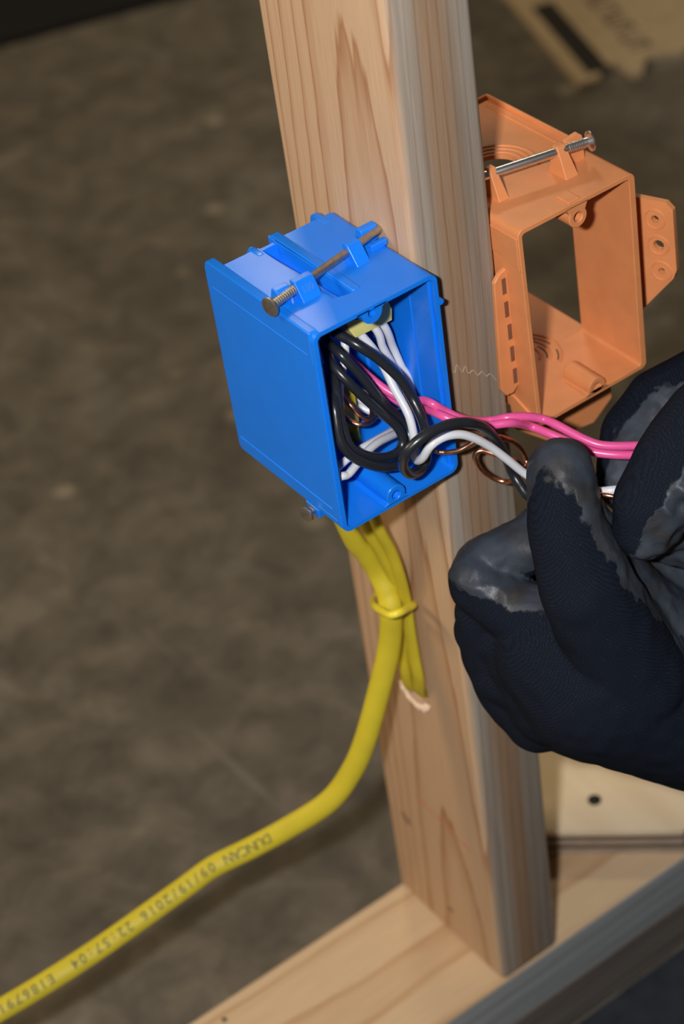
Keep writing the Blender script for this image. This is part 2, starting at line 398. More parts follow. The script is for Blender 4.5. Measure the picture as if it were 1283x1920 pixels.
# plywood gusset lying on the plate behind the stud (front edge runs across the picture)
pr = empty('plywood_gusset', (0.13, 0.09, 0.0))
p0, p1 = Vector((0.0780, 0.0465)), Vector((0.1283, 0.0019))
dr = (p1-p0).normalized(); nb = Vector((-dr.y, dr.x))            # nb points away from the camera
if nb.y < 0: nb = -nb
A_ = p0 - dr*0.050; B_ = p0 + dr*0.0665
quad = [A_, B_, B_ + Vector((0.30, 0.0)), B_ + Vector((0.30, 0.16)), A_ + Vector((0.13, 0.16)) , A_ + Vector((0.005, 0.03))]
quad = [(q.x, max(q.y, 0.001)) for q in quad]
zz = 0.0002; nl = 5; th = 0.018/nl
for k in range(nl):
    top = k == nl-1
    bm = bmesh.new(); prism(bm, quad if k % 2 == 0 else [(x + 0.0004*(1 if x < 0.2 else -1), y + 0.0006*(1 if y < .1 else -1)) for x, y in quad], 'z', zz + k*th, zz + (k+1)*th - 0.00005)
    obj('ply_layer', bm, [M['plylight'], M['plydark'], M['plylight'], M['plydark'], M['ply']][k], pr, label='pale birch-like face layer' if top else None)
c = Vector((0.1077, 0.0504, 0.0183)); bm = bmesh.new(); cyl(bm, c-Vector((0,0,0.0015)), c+Vector((0,0,0.0002)), 0.0038, n=24)
obj('screw_head', bm, M['dark'], pr, label='round black screw head')
reparent(pr); tag(pr, 'pale plywood piece with a black screw lying on the board right of the stud', 'plywood')

# ------------------------------------------------------------------ things far behind on the floor
o = Vector((0.735, 0.790, FZ)); e1 = Vector((0.957, -0.285, 0)).normalized(); e2 = Vector((0.345, 0.94, 0)).normalized()
def bq(bm, a0, a1, b0, b1, z0, z1):
    P4 = [o+e1*a0+e2*b0, o+e1*a1+e2*b0, o+e1*a1+e2*b1, o+e1*a0+e2*b1]
    hull_pts(bm, [p + Vector((0,0,z)) for p in P4 for z in (z0, z1)])
br = empty('printed_board', o)
bm = bmesh.new()
pts = [(0,0.0),(0.022,0.0),(0.026,0.018),(0.046,0.018),(0.052,-0.012),(0.060,-0.012),(0.075,0.016),(0.11,0.004),(0.125,0.014),(0.17,0.0),(0.26,0.01),(0.5,0.0),(0.5,0.4),(0,0.4)]
prism(bm, [((o+e1*a+e2*b).x, (o+e1*a+e2*b).y) for a, b in pts], 'z', FZ, FZ+0.006)
obj('board', bm, M['card'], br)
bm = bmesh.new(); bq(bm, 0.014, 0.036, 0.012, 0.168, 0.0058, 0.0064); obj('stripe', bm, M['print'], br, label='black printed stripe')
bm = bmesh.new(); bx(bm, 0, .001, 0, .001, 0, .001); bm.clear()
for k in range(9):
    b0 = 0.030 + k*0.0205
    bq(bm, 0.066, 0.088, b0, b0+0.004, 0.0058, 0.0064)
    if k % 3 != 1: bq(bm, 0.066, 0.088, b0+0.010, b0+0.0135, 0.0058, 0.0064)
    bq(bm, 0.066 if k % 2 else 0.083, 0.071 if k % 2 else 0.088, b0, b0+0.0135, 0.0058, 0.0064)
obj('lettering', bm, M['faded'], br, label='row of faded dark stencil letters, too blurred to read')
bm = bmesh.new(); q = o + e1*0.215 + e2*0.115; cyl(bm, q+Vector((0,0,0.0058)), q+Vector((0,0,0.0064)), 0.016, n=20); obj('stain', bm, M['faded'], br, label='dark smudge')
reparent(br); tag(br, 'tan board with black stripe and faded stencil letters lying on the concrete far behind', 'board')
bm = bmesh.new(); o = Vector((0.3965, 1.3136, 0)); e1 = Vector((0.959, -0.282, 0)); e2 = Vector((0.282, 0.959, 0))
prism(bm, [tuple((o+e1*a+e2*b)[:2]) for a, b in ((-0.9, 0), (1.2, 0), (1.2, 0.9), (-0.9, 0.9))], 'z', FZ, FZ+0.008)
tag(obj('floor_surface', bm, M['rubber'], bevel=0.003), 'near-black flat sheet on the concrete at the far left corner', 'mat')  # thin sheet that turns the far left floor corner near-black

bm = bmesh.new(); prism(bm, [(0.0, -0.0005), (0.62, -0.0005), (0.62, -0.46), (0.0, -0.46)], 'z', FZ, FZ+0.003)  # thin blue-grey sheet that darkens the floor in front of the boards
m_, nt_, b_ = nodemat('blue_grey_sheet'); L(nt_, ramp(nt_, noise_(nt_, obco(nt_), 60, 5, 0.7), [(0.35, (0.012, 0.015, 0.021)), (0.65, (0.026, 0.031, 0.042))]), b_.inputs['Base Color']); b_.inputs['Roughness'].default_value = 0.9
tag(obj('floor_surface', bm, m_, bevel=0.001), 'dark blue-grey mottled sheet on the floor in front of the stacked boards', 'mat')

# ------------------------------------------------------------------ blue outlet box
XL, XR, ZB, ZT, YF, YB = -0.0577, -0.0002, 0.3482, 0.4434, -0.0128, 0.0520
blue = empty('outlet_box', (-0.029, 0.025, ZB))
bm = bmesh.new()
ringprism(bm, rrect(XL, XR, ZB, ZT, 0.0038), rrect(XL+0.0019, XR-0.0019, ZB+0.0019, ZT-0.0019, 0.0022), YF, YB)
shell = obj('shell', bm, M['blue'], blue)
bm = bmesh.new(); prism(bm, [(-0.0378, 0.0015), (-0.0298, -0.0005), (-0.0298, 0.06), (-0.0378, 0.06)], 'z', ZT-0.0015, ZT+0.01); cut(shell, bm)
bm = bmesh.new(); prism(bm, [(-0.0345, 0.0005), (-0.0298, -0.0005), (-0.0298, 0.06), (-0.0375, 0.06)], 'z', ZT-0.0030, ZT+0.01); cut(shell, bm)
md = shell.modifiers.new('bevel', 'BEVEL'); md.width = 0.0004; md.segments = 2; md.limit_method = 'ANGLE'; md.angle_limit = math.radians(50); md.harden_normals = True
# slot floor and side webs under the opened top
bm = bmesh.new()
bx(bm, -0.0400, -0.0290, -0.002, 0.0585, ZT-0.0085, ZT-0.0070)
bx(bm, -0.0405, -0.0384, 0.0, 0.0555, ZT-0.0080, ZT-0.0004)
bx(bm, -0.0300, -0.0282, -0.001, 0.0570, ZT-0.0080, ZT-0.0004)
obj('slot', bm, M['blue'], blue, bevel=0.0004)
# back wall, and wall ends that stick out past the top panel as rounded tabs
bm = bmesh.new(); bx(bm, XL+0.001, XR-0.001, YB-0.0012, YB+0.0008, ZB+0.001, ZT-0.0012)
obj('back_wall', bm, M['blue'], blue, bevel=0.0004)
def tab(x0, x1, y0, y1, z0, z1, down=0.008):
    bm = bmesh.new()
    pts = [(y0, z1-0.0004), (y1-0.003, z1), (y1-0.0008, z1-0.0012), (y1, z1-0.004), (y1, z0+0.002), (y1-0.002, z0), (y0, z0)]
    prism(bm, pts, 'x', x0, x1)
    return obj('wall_tab', bm, M['blue'], blue, bevel=0.0009, seg=3)
tab(XL-0.00015, XL+0.0040, -0.0106, 0.0615, ZB+0.0022, ZT+0.0004)
tab(-0.0415, -0.0384, 0.046, 0.0560, ZT-0.014, ZT+0.0006)
tab(-0.0298, -0.0258, 0.000, 0.0575, ZT-0.014, ZT+0.0009)
tab(-0.0095, -0.0062, 0.046, 0.0580, ZT-0.014, ZT+0.0006)
tab(XR-0.003, XR+0.0001, 0.040, 0.0560, ZB+0.0024, ZT-0.0014)
# raised front band and ridges on the visible side
bm = bmesh.new()
prism(bm, [(YF+0.0002, ZB+0.003), (YF+0.0002, ZT-0.0125), (-0.0105, ZT-0.0140), (-0.0105, ZT-0.0150), (-0.0105, ZT-0.0165), (-0.0105, ZB+0.0095), (-0.0098, ZB+0.003)], 'x', XL-0.0005, XL+0.001)
obj('front_band', bm, M['blue'], blue, bevel=0.0003)
bm = bmesh.new()
bx(bm, XL-0.00035, XL+0.001, -0.0070, 0.0575, ZT-0.0115, ZT-0.0107)
obj('side_ridge', bm, M['blue'], blue, bevel=0.0003); bm = bmesh.new()
bx(bm, XL-0.00045, XL+0.001, -0.0070, 0.0585, ZB+0.0090, ZB+0.0100)
obj('side_ridge', bm, M['blue'], blue, bevel=0.0003); bm = bmesh.new()
bx(bm, XL-0.00030, XL+0.001, -0.0110, 0.0035, ZB+0.0050, ZB+0.0054)
obj('side_ridge', bm, M['blue'], blue, bevel=0.0003)
# front ledge rib inside right wall, small bump outside it
bm = bmesh.new(); cyl(bm, (0.0006, YF+0.0001, 0.4295), (0.0006, YF+0.010, 0.4295), 0.0013, n=14); obj('bump', bm, M['blue'], blue)
bm = bmesh.new(); bx(bm, XR-0.0023, XR-0.0017, 0.0040, 0.0046, ZB+0.022, ZT-0.010); bx(bm, XR-0.0029, XR-0.0005, YF+0.0025, YF+0.0035, ZB+0.003, ZT-0.003)
obj('inner_rib', bm, M['blue'], blue, bevel=0.0002)
# device screw bosses
def boss(cx, cz, top, r=0.0046, mat='blue', root=None, hole=0.0019, x_skirt=0.0028, y0=YF, y1=None, wall=None):
    bm = bmesh.new(); y1 = y1 or y0+0.013; n = 28; s = 1 if top else -1
    prof = [(cx-r-x_skirt, wall), (cx-r-0.0002, wall - s*0.0016)]
    an = math.degrees(math.asin(max(-0.3, min(0.5, (s*(wall-cz)-0.0014)/r))))
    arc = []
    for k in range(17):
        t = math.radians(180 - s*an + ((180+2*an)*k/16)*s); arc.append((cx+r*math.cos(t), cz+r*math.sin(t)))
    out = [(cx-r-x_skirt, wall), (cx-r-0.0006, wall-s*0.0011)] + arc + [(cx+r+0.0006, wall-s*0.0011), (cx+r+x_skirt, wall)]
    prism(bm, out, 'y', y0, y1)
    b = obj('screw_boss', bm, M[mat], root)
    c = bmesh.new(); cyl(c, (cx, y0-0.001, cz), (cx, y0+0.010, cz), hole, n=24); cut(b, c)
    md = b.modifiers.new('bevel', 'BEVEL'); md.width = 0.0004; md.segments = 2; md.limit_method = 'ANGLE'; md.angle_limit = math.radians(50)
    return b
boss(-0.03077, 0.44035, True, root=blue, wall=ZT-0.0012)
b2 = boss(-0.0313, 0.3530, False, root=blue, wall=ZB+0.0012, y1=YF+0.040)
bm = bmesh.new(); bx(bm, -0.0358, -0.0268, YF+0.002, YF+0.040, ZB+0.001, 0.3535); obj('boss_web', bm, M['blue'], blue, bevel=0.002, seg=4)
# nail guides on top: wedge posts with the nail through them, and keepers behind the nail
NH, NT = Vector((-0.0606, 0.0092, 0.4475)), Vector((-0.0016, 0.0217, 0.4475)); nd = (NT-NH).normalized()
def on(x, z=0.4475):
    k = (x-NH.x)/nd.x; p = NH + nd*k; return Vector((x, p.y, z))
def wedge(xc, w, front, hgt, back, root, mat, zt, name='nail_guide', label=None, axis_y=None):
    y = axis_y; bm = bmesh.new()
    prism(bm, [(y-front, zt-0.0005), (y-0.0012, zt+hgt), (y+back, zt+hgt), (y+back, zt-0.0005)], 'x', xc-w/2, xc+w/2)
    return obj(name, bm, M[mat], root, bevel=0.0004, label=label)
g1 = wedge(-0.0432, 0.0086, 0.0062, 0.0070, 0.0022, blue, 'blue', ZT, axis_y=on(-0.0432).y, label='nail guide embossed 180')
g2 = wedge(-0.0158, 0.0062, 0.0072, 0.0072, 0.0022, blue, 'blue', ZT, axis_y=on(-0.0158).y)
for xa, xb_ in ((-0.0552, -0.0490), (-0.0085, -0.0006)):
    bm = bmesh.new(); y = on((xa+xb_)/2).y
    prism(bm, [(y+0.0016, ZT-0.0005), (y+0.0013, ZT+0.0052), (y+0.0020, ZT+0.0064), (y+0.0052, ZT+0.0064), (y+0.0072, ZT-0.0005)], 'x', xa, xb_)
    obj('nail_keeper', bm, M['blue'], blue, bevel=0.0005)
bm = bmesh.new(); y = on(-0.004).y; bx(bm, -0.0085, -0.0006, y-0.0045, y-0.0018, ZT-0.0005, ZT+0.0022); obj('nail_keeper', bm, M['blue'], blue, bevel=0.0005)
def nail(head, tip, r, rh, ridges, mat, root, name='nail', label=None):
    d = (Vector(tip)-Vector(head)).normalized(); ln = (Vector(tip)-Vector(head)).length; bm = bmesh.new()
    prof = [(0, rh*0.86), (0.0003, rh), (0.0009, rh), (0.0012, rh*0.8), (0.0018, r*1.05)]
    t = 0.0032
    while ridges and t < ridges:
        prof += [(t, r), (t+0.0002, r*1.16), (t+0.0005, r*1.16), (t+0.0007, r)]; t += 0.0011
    prof += [(max(t, 0.004), r), (ln-0.004, r), (ln, r*0.15)]
    lathe(bm, head, d, prof); return obj(name, bm, M[mat], root, label=label)
hd = NH - nd*0.0008
nail(hd, NT + nd*0.012, 0.0016, 0.0040, 0.0155, 'dullsteel', blue, label='dull steel nail through the top guides')
h2 = Vector((-0.0615, 0.0089, 0.3473)); y2 = h2 + nd*0.075
nail(h2, y2, 0.0016, 0.0036, 0.014, 'dullsteel', blue, label='dull steel nail under the box')
bm = bmesh.new(); prism(bm, [(h2.y-0.0034, ZB+0.001), (h2.y-0.0030, h2.z-0.0026), (h2.y+0.0026, h2.z-0.0030), (h2.y+0.006, ZB+0.001)], 'x', -0.0572, -0.0500)
obj('nail_keeper', bm, M['blue'], blue, bevel=0.0005)
# 180 embossed on the left guide's sloping face
def text_bm(s, size, fn, bold=0.0):
    cu = bpy.data.curves.new('t', 'FONT'); cu.body = s; cu.size = size; cu.align_x = 'CENTER'; cu.align_y = 'CENTER'; cu.resolution_u = 3; cu.offset = bold
    to = bpy.data.objects.new('t', cu); COL.objects.link(to); bpy.context.view_layer.update()
    me = bpy.data.meshes.new_from_object(to.evaluated_get(bpy.context.evaluated_depsgraph_get()))
    bm = bmesh.new(); bm.from_mesh(me); bpy.data.objects.remove(to); bpy.data.meshes.remove(me)
    for q in (-0.4, -0.27, -0.13, 0.0, 0.13, 0.27, 0.4):
        bmesh.ops.bisect_plane(bm, geom=bm.verts[:]+bm.edges[:]+bm.faces[:], plane_co=(0, q*size, 0), plane_no=(0, 1, 0))
    r = bmesh.ops.extrude_face_region(bm, geom=bm.faces[:])
    vs = [e for e in r['geom'] if isinstance(e, bmesh.types.BMVert)]
    top = set(vs)
    for v in bm.verts: v.co = fn(v.co.x, v.co.y, v in top)
    return bm
y = on(-0.0432).y; fa, fb = Vector((-0.0432, y-0.0062, ZT)), Vector((-0.0432, y-0.0012, ZT+0.0070)); sl = (fb-fa).normalized(); nn = Vector((0, -sl.z, sl.y))
mid = (fa+fb)/2 + sl*0.0004
bm = text_bm('180', 0.0036, lambda x, yy, t: mid + Vector((1,0,0))*x + sl*yy*1.25 + nn*(0.00022 if t else -0.0001))
obj('embossed_number', bm, M['emboss'], g1, label='embossed number 180')
reparent(blue); tag(blue, 'open blue plastic outlet box nailed to the side of the stud, wires inside', 'electrical box')

# ------------------------------------------------------------------ orange box on the other side
ob = empty('mounting_box', (0.069, 0.02, 0.347))
ox0, ox1, oz0, oz1 = 0.0392, 0.0992, 0.3462, 0.4424; tw = 0.0022
K = math.tan(math.radians(1.6))
def sk(bm):                                     # the box hangs slightly askew
    for v in bm.verts: v.co.x += (oz1 - v.co.z)*K
    return bm
bm = bmesh.new()
ringprism(bm, rrect(ox0, ox1, oz0, oz1, 0.0030), rrect(ox0+tw, ox1-0.0032, oz0+tw, oz1-tw, 0.0016), YF, 0.0255)
oshell = obj('shell', sk(bm), M['orange'], ob, bevel=0.0004, seg=2)
for top in (True, False):
    z1 = oz1-0.0002 if top else oz0+tw-0.00015; z0 = z1-tw+0.0002; cx, cy = 0.0645, (0.0300 if top else 0.0270)
    bm = bmesh.new(); prism(bm, [(ox0+0.0008, 0.0240), (ox1-0.0004, 0.0240), (ox1-0.0004, 0.075), (ox1-0.004, 0.079), (ox0+0.004, 0.079), (ox0+0.0008, 0.075)], 'z', z0, z1)
    pl = obj('knockout_plate', sk(bm), M['orange'], ob, bevel=0.0004, seg=2)
    sh = (oz1-z1)*K
    if top:
        bm = bmesh.new(); cyl(bm, (cx+sh, cy+0.001, z0-0.002), (cx+sh, cy+0.001, z1+0.002), 0.0100, n=40)
        bake(pl); cut(pl, bm)
    for r in ((0.0118, 0.0145, 0.0172) if top else (0.0078, 0.0125, 0.0172)):
        bm = bmesh.new(); pth = [Vector((cx+sh+r*math.cos(a), cy+0.001+r*math.sin(a), z1)) for a in [math.radians(8*i - (40 if top else 60)) for i in range(31)]]
        sweep(bm, pth, 0.0007, 0.0006, n=8); obj('ring', bm, M['orange'], pl)
    if not top:
        bm = bmesh.new()
        for r, a0, a1 in ((0.0102, -45, 20), (0.0150, 0, 55), (0.0150, -50, -18)):
            pth = [Vector((cx+sh+r*math.cos(math.radians(a)), cy+r*math.sin(math.radians(a)), z1+0.0001)) for a in range(a0, a1, 6)]
            sweep(bm, pth, 0.00035, 0.0002, n=6)
        obj('slit', bm, M['dark'], pl, label='dark curved knockout slits')
# raised border rib along the plate's right edge
bm = bmesh.new(); bx(bm, ox1-0.0016, ox1-0.0002, 0.0250, 0.078, oz1-0.002, oz1+0.0016); bx(bm, ox0+0.001, ox1-0.0002, 0.0776, 0.0790, oz1-0.002, oz1+0.0014)
bx(bm, ox1-0.0062, ox1-0.0054, 0.0280, 0.074, oz1-0.002, oz1+0.0004)
obj('border_rib', sk(bm), M['orange'], ob, bevel=0.0004)
# left wall: upper part stands proud
bm = bmesh.new(); prism(bm, [(YF+0.0003, oz1-0.003), (YF+0.0003, oz1-0.0185), (-0.001, oz1-0.0150), (0.004, oz1-0.0150), (0.004, oz1-0.003)], 'x', ox0-0.0009, ox0+0.001)
obj('wall_step', sk(bm), M['orange'], ob, bevel=0.0004)
bm = bmesh.new(); prism(bm, [(YF+0.0003, oz0+0.001), (YF+0.0003, oz0+0.0040), (0.001, oz0+0.0095), (0.004, oz0+0.0095), (0.004, oz0+0.001)], 'x', ox0-0.0009, ox0+0.001)
obj('wall_step', sk(bm), M['orange'], ob, bevel=0.0004)
# mounting flange lying on the narrow side of the stud, slotted beside the wall
bm = bmesh.new(); prism(bm, [(0.0412, 0.4212), (0.0366, 0.4196), (0.0338, 0.4165), (0.0322, 0.3655), (0.0348, 0.3610), (0.0384, 0.3605), (0.0425, 0.3640)], 'y', -0.0024, -0.0002)
fl = obj('stud_flange', bm, M['orange'], ob, bevel=0.0006)
for u, v in ((943,541), (949,579), (955,622), (962,665), (966,706)):
    pass
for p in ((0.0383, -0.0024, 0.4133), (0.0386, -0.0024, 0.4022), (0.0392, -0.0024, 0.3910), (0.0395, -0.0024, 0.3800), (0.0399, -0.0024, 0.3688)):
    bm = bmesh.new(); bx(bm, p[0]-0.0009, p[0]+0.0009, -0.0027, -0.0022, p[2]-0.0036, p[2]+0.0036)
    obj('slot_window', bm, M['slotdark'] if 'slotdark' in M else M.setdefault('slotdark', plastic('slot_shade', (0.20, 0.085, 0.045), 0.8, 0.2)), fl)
# screw bosses
boss(0.0695, 0.4352, True, r=0.0046, mat='orange', root=ob, hole=0.0021, wall=oz1-0.0012)
b4 = boss(0.0742, 0.3500, False, r=0.0046, mat='orange', root=ob, hole=0.0021, wall=oz0+0.0012, y1=0.004)
bm = bmesh.new(); prism(bm, [(0.0654, YF+0.0006), (0.0716, YF+0.0006), (0.0716, YF+0.0085), (0.0654, YF+0.0085)], 'z', oz1-0.001, oz1+0.0009); obj('boss_lip', bm, M['orange'], ob, bevel=0.0006)
bm = bmesh.new(); bx(bm, 0.0696, 0.0788, YF+0.0004, 0.004, oz0+0.001, 0.3500); obj('boss_web', bm, M['orange'], ob, bevel=0.001)
# nail guides and nail
OH, OT = Vector((0.0934, 0.0059, 0.4515)), Vector((0.0560, 0.0147, 0.4515)); od = (OT-OH).normalized()
def oon(x): return OH + od*((x-OH.x)/od.x)
for xc, w in ((0.0508, 0.0052), (0.0800, 0.0066)):
    c = oon(xc); bm = bmesh.new()
    vs = [(c.y-0.0075, oz1-0.001), (c.y-0.0008, oz1+0.0120), (c.y+0.0022, oz1+0.0120), (c.y+0.0040, oz1-0.001)]
    prism(bm, vs, 'x', xc-w/2, xc+w/2)
    for v in bm.verts:
        if v.co.z > oz1+0.005: v.co.x = xc + (v.co.x-xc)*0.62
    obj('nail_guide', bm, M['orange'], ob, bevel=0.0004)
c = oon(0.0880); bm = bmesh.new(); prism(bm, [(0.0825, oz1-0.001), (0.0935, oz1-0.001), (0.0925, oz1+0.0105), (0.0900, oz1+0.0128), (0.0830, oz1+0.0120)], 'y', c.y+0.0026, c.y+0.0044)
obj('nail_keeper', bm, M['orange'], ob, bevel=0.0005)
nail(OH - od*0.0003, OT + od*0.030, 0.0019, 0.0042, 0.0105, 'steel', ob, label='bright steel nail through the top guides')
# lower nail flange below the box
bm = bmesh.new(); prism(bm, [(0.0480, 0.3290), (0.0640, 0.3140), (0.0900, 0.3100), (0.1010, 0.3180), (0.1010, 0.3470), (0.046, 0.3470)], 'y', 0.0100, 0.0122); obj('lower_flange', bm, M['orange'], ob, bevel=0.0006)
bm = bmesh.new(); 
for xa in (0.078, 0.050):
    bm = bmesh.new(); prism(bm, [(-0.004, 0.347), (0.009, 0.347), (0.009, 0.331), (0.005, 0.331)], 'x', xa, xa+0.0058); obj('nail_guide', bm, M['orange'], ob, bevel=0.0005)

# outrigger ear beyond the right wall
def ear(s, z, t=0.0): return Vector((0.111+0.40*s + 0.91*t, 0.001-0.914*s + 0.40*t, z))
bm = bmesh.new(); pts = [(-0.014, 0.4200), (0.0135, 0.4195), (0.0165, 0.4165), (0.0175, 0.3880), (0.0160, 0.3835), (-0.003, 0.3590), (-0.014, 0.3530)]
A = [bm.verts.new(ear(s, z)) for s, z in pts]; B = [bm.verts.new(ear(s, z, 0.0026)) for s, z in pts]
bm.faces.new(A); bm.faces.new(B[::-1])
for i in range(len(pts)): bm.faces.new([A[i], B[i], B[(i+1) % len(pts)], A[(i+1) % len(pts)]])
er = obj('side_ear', bm, M['orange'], ob)
nrm = Vector((0.914, 0.40, 0)).normalized()
hs = [(0.0085, 0.4108, 0.0017), (0.0098, 0.3985, 0.0024), (0.0108, 0.3860, 0.0015)]
for s, z, r in hs:
    c = ear(s, z); bm = bmesh.new(); cyl(bm, c-nrm*0.004, c+nrm*0.006, r, n=20); cut(er, bm)
    bm = bmesh.new(); R_ = 0.0044
    pth = [c + Vector((0.40, -0.914, 0))*R_*math.cos(a) + Vector((0,0,1))*R_*math.sin(a) for a in [2*math.pi*i/28 for i in range(29)]]
    sweep(bm, pth, 0.00045, 0.0004, n=8); obj('ring', bm, M['orange'], er)
bm = bmesh.new(); bx(bm, 0.0985, 0.1075, 0.0125, 0.0148, 0.356, 0.419); obj('ear_web', bm, M['orange'], ob, bevel=0.0005)
reparent(ob); tag(ob, 'hollow orange plastic mounting box nailed to the right side of the stud', 'electrical box')

# ------------------------------------------------------------------ wires
CYL = 0.0017
def wire(name, pts, r, mat, label, cat='wire', group=None, n=12, seg=8):
    bm = bmesh.new(); sweep(bm, spline(pts, seg), r, r, n=n)
    o = obj(name, bm, M[mat], smooth=60); tag(o, label, cat, group); return o
# white wires coming down out of the connector
wire('white_wire', [(-0.0200, 0.0180, 0.4310), (-0.0112, 0.0120, 0.4137), (-0.0065, 0.0140, 0.3990), (-0.0045, 0.0130, 0.3894), (-0.0032, 0.0120, 0.3850), (-0.0009, 0.0090, 0.3746), (0.0010, 0.0100, 0.3663), (0.0070, 0.0200, 0.3482), (-0.0120, 0.0400, 0.3640)],
     0.00165, 'white', 'white wire nearest the right inner wall of the blue box')
wire('white_wire', [(-0.0240, 0.0190, 0.4300), (-0.0149, 0.0120, 0.4133), (-0.0125, 0.0120, 0.4031), (-0.0093, 0.0120, 0.3934), (-0.0063, 0.0120, 0.3856), (-0.0016, 0.0140, 0.3732), (0.0014, 0.0160, 0.3634), (0.0070, 0.0240, 0.3460), (-0.0160, 0.0440, 0.3620)],
     0.00165, 'white', 'white wire second from the right out of the pale yellow connector')
wire('white_wire', [(-0.0290, 0.0180, 0.4300), (-0.0209, 0.0120, 0.4120), (-0.0183, 0.0100, 0.4058), (-0.0158, 0.0100, 0.3994), (-0.0153, 0.0070, 0.3942), (-0.0156, 0.0030, 0.3894), (-0.0158, -0.0020, 0.3848), (-0.0162, -0.0060, 0.3806), (-0.0179, -0.0100, 0.3770), (-0.0205, -0.0140, 0.3746), (-0.0237, -0.0180, 0.3733), (-0.0259, -0.0225, 0.3731), (-0.0263, -0.0275, 0.3775), (-0.0248, -0.0310, 0.3839), (-0.0212, -0.0320, 0.3858), (-0.0170, -0.0330, 0.3861), (-0.0115, -0.0340, 0.3841), (-0.0062, -0.0350, 0.3798), (-0.0003, -0.0360, 0.3731), (0.0056, -0.0380, 0.3648), (0.0125, -0.0410, 0.3545), (0.0182, -0.0475, 0.3491), (0.0242, -0.0566, 0.3487), (0.0287, -0.0658, 0.3512), (0.0321, -0.0698, 0.3522), (0.0402, -0.0731, 0.3505)],
     0.00175, 'white', 'long white wire looping out of the blue box into the gloved fingers')
wire('white_wire', [(-0.0193, 0.0300, 0.4060), (-0.0223, 0.0240, 0.4048), (-0.0239, 0.0220, 0.4002), (-0.0273, 0.0200, 0.3964), (-0.0292, 0.0200, 0.3909), (-0.0295, 0.0220, 0.3829), (-0.0239, 0.0320, 0.3670)],
     0.0016, 'white', 'short white wire behind the black wires at upper left of blue box')
wire('white_wire', [(-0.0120, 0.040, 0.3640), (-0.0005, 0.0200, 0.3524), (-0.0128, 0.0100, 0.3613), (-0.0251, 0.0040, 0.3672), (-0.0342, 0.0000, 0.3693), (-0.0423, -0.0040, 0.3695), (-0.0480, -0.0060, 0.3691), (-0.0520, -0.0050, 0.3689), (-0.0545, 0.006, 0.3540)],
     0.0017, 'white', 'white wire crossing the bottom of the blue box, lower of the two')
wire('white_wire', [(-0.0160, 0.044, 0.3620), (-0.0018, 0.0220, 0.3528), (-0.0128, 0.0130, 0.3608), (-0.0246, 0.0080, 0.3652), (-0.0333, 0.0060, 0.3668), (-0.0404, 0.0060, 0.3654), (-0.0465, 0.0060, 0.3634)],
     0.0016, 'white', 'white wire crossing the bottom of the blue box, upper of the two')
# black wires
wire('black_wire', [(-0.0271, 0.0280, 0.4124), (-0.0318, 0.0140, 0.4186), (-0.0308, 0.0080, 0.4183), (-0.0285, 0.0030, 0.4159), (-0.0236, 0.0000, 0.4098), (-0.0196, -0.0020, 0.4034), (-0.0164, -0.0040, 0.3971), (-0.0142, -0.0060, 0.3895), (-0.0142, -0.0100, 0.3848), (-0.0153, -0.0140, 0.3818), (-0.0178, -0.0190, 0.3801), (-0.0189, -0.0200, 0.3738), (-0.0201, -0.0190, 0.3665), (-0.0254, -0.0210, 0.3661), (-0.0326, -0.0260, 0.3723), (-0.0380, -0.0310, 0.3822), (-0.0402, -0.0370, 0.3923), (-0.0371, -0.0390, 0.3965), (-0.0308, -0.0400, 0.3986), (-0.0232, -0.0400, 0.3980), (-0.0170, -0.0400, 0.3961), (-0.0109, -0.0400, 0.3927), (-0.0032, -0.0375, 0.3848), (0.0043, -0.0340, 0.3727), (0.0100, -0.0315, 0.3598), (0.0131, -0.0305, 0.3498), (0.0137, -0.0340, 0.3449), (0.0149, -0.0380, 0.3404), (0.0217, -0.0420, 0.3346), (0.0383, -0.0420, 0.3277)],
     0.00205, 'black', 'long black wire making a round loop in front of the blue box')
wire('black_wire', [(-0.0296, 0.0280, 0.4065), (-0.0334, 0.0200, 0.4069), (-0.0364, 0.0120, 0.4068), (-0.0354, 0.0060, 0.4028), (-0.0322, 0.0030, 0.3962), (-0.0267, 0.0010, 0.3867), (-0.0226, 0.0000, 0.3800), (-0.0191, -0.0010, 0.3741), (-0.0179, -0.0020, 0.3686), (-0.0197, -0.0030, 0.3653), (-0.0232, -0.0040, 0.3646), (-0.0288, -0.0050, 0.3664), (-0.0357, -0.0060, 0.3709), (-0.0422, -0.0060, 0.3770), (-0.0450, -0.0050, 0.3822), (-0.0452, -0.0030, 0.3886), (-0.0444, -0.0010, 0.3943), (-0.0425, 0.0020, 0.3989), (-0.0397, 0.0070, 0.4020), (-0.0347, 0.0160, 0.4024), (-0.0299, 0.0260, 0.4005)],
     0.0020, 'black', 'black wire forming the inner bend at left inside the blue box')
wire('black_wire', [(-0.0287, 0.0300, 0.4097), (-0.0312, 0.0220, 0.4103), (-0.0329, 0.0120, 0.4109), (-0.0311, 0.0080, 0.4066), (-0.0279, 0.0050, 0.3995), (-0.0248, 0.0030, 0.3917), (-0.0207, 0.0030, 0.3832), (-0.0155, 0.0030, 0.3742), (-0.0130, 0.0020, 0.3686), (-0.0140, -0.0010, 0.3643), (-0.0191, -0.0050, 0.3612), (-0.0255, -0.0080, 0.3622), (-0.0338, -0.0100, 0.3670), (-0.0404, -0.0100, 0.3723), (-0.0460, -0.0090, 0.3784), (-0.0492, -0.0080, 0.3847), (-0.0493, -0.0060, 0.3896), (-0.0481, -0.0040, 0.3943), (-0.0462, -0.0010, 0.3989), (-0.0432, 0.0040, 0.4000), (-0.0377, 0.0140, 0.3993), (-0.0305, 0.0280, 0.3941)],
     0.0020, 'black', 'black wire forming the outer bend at left inside the blue box')
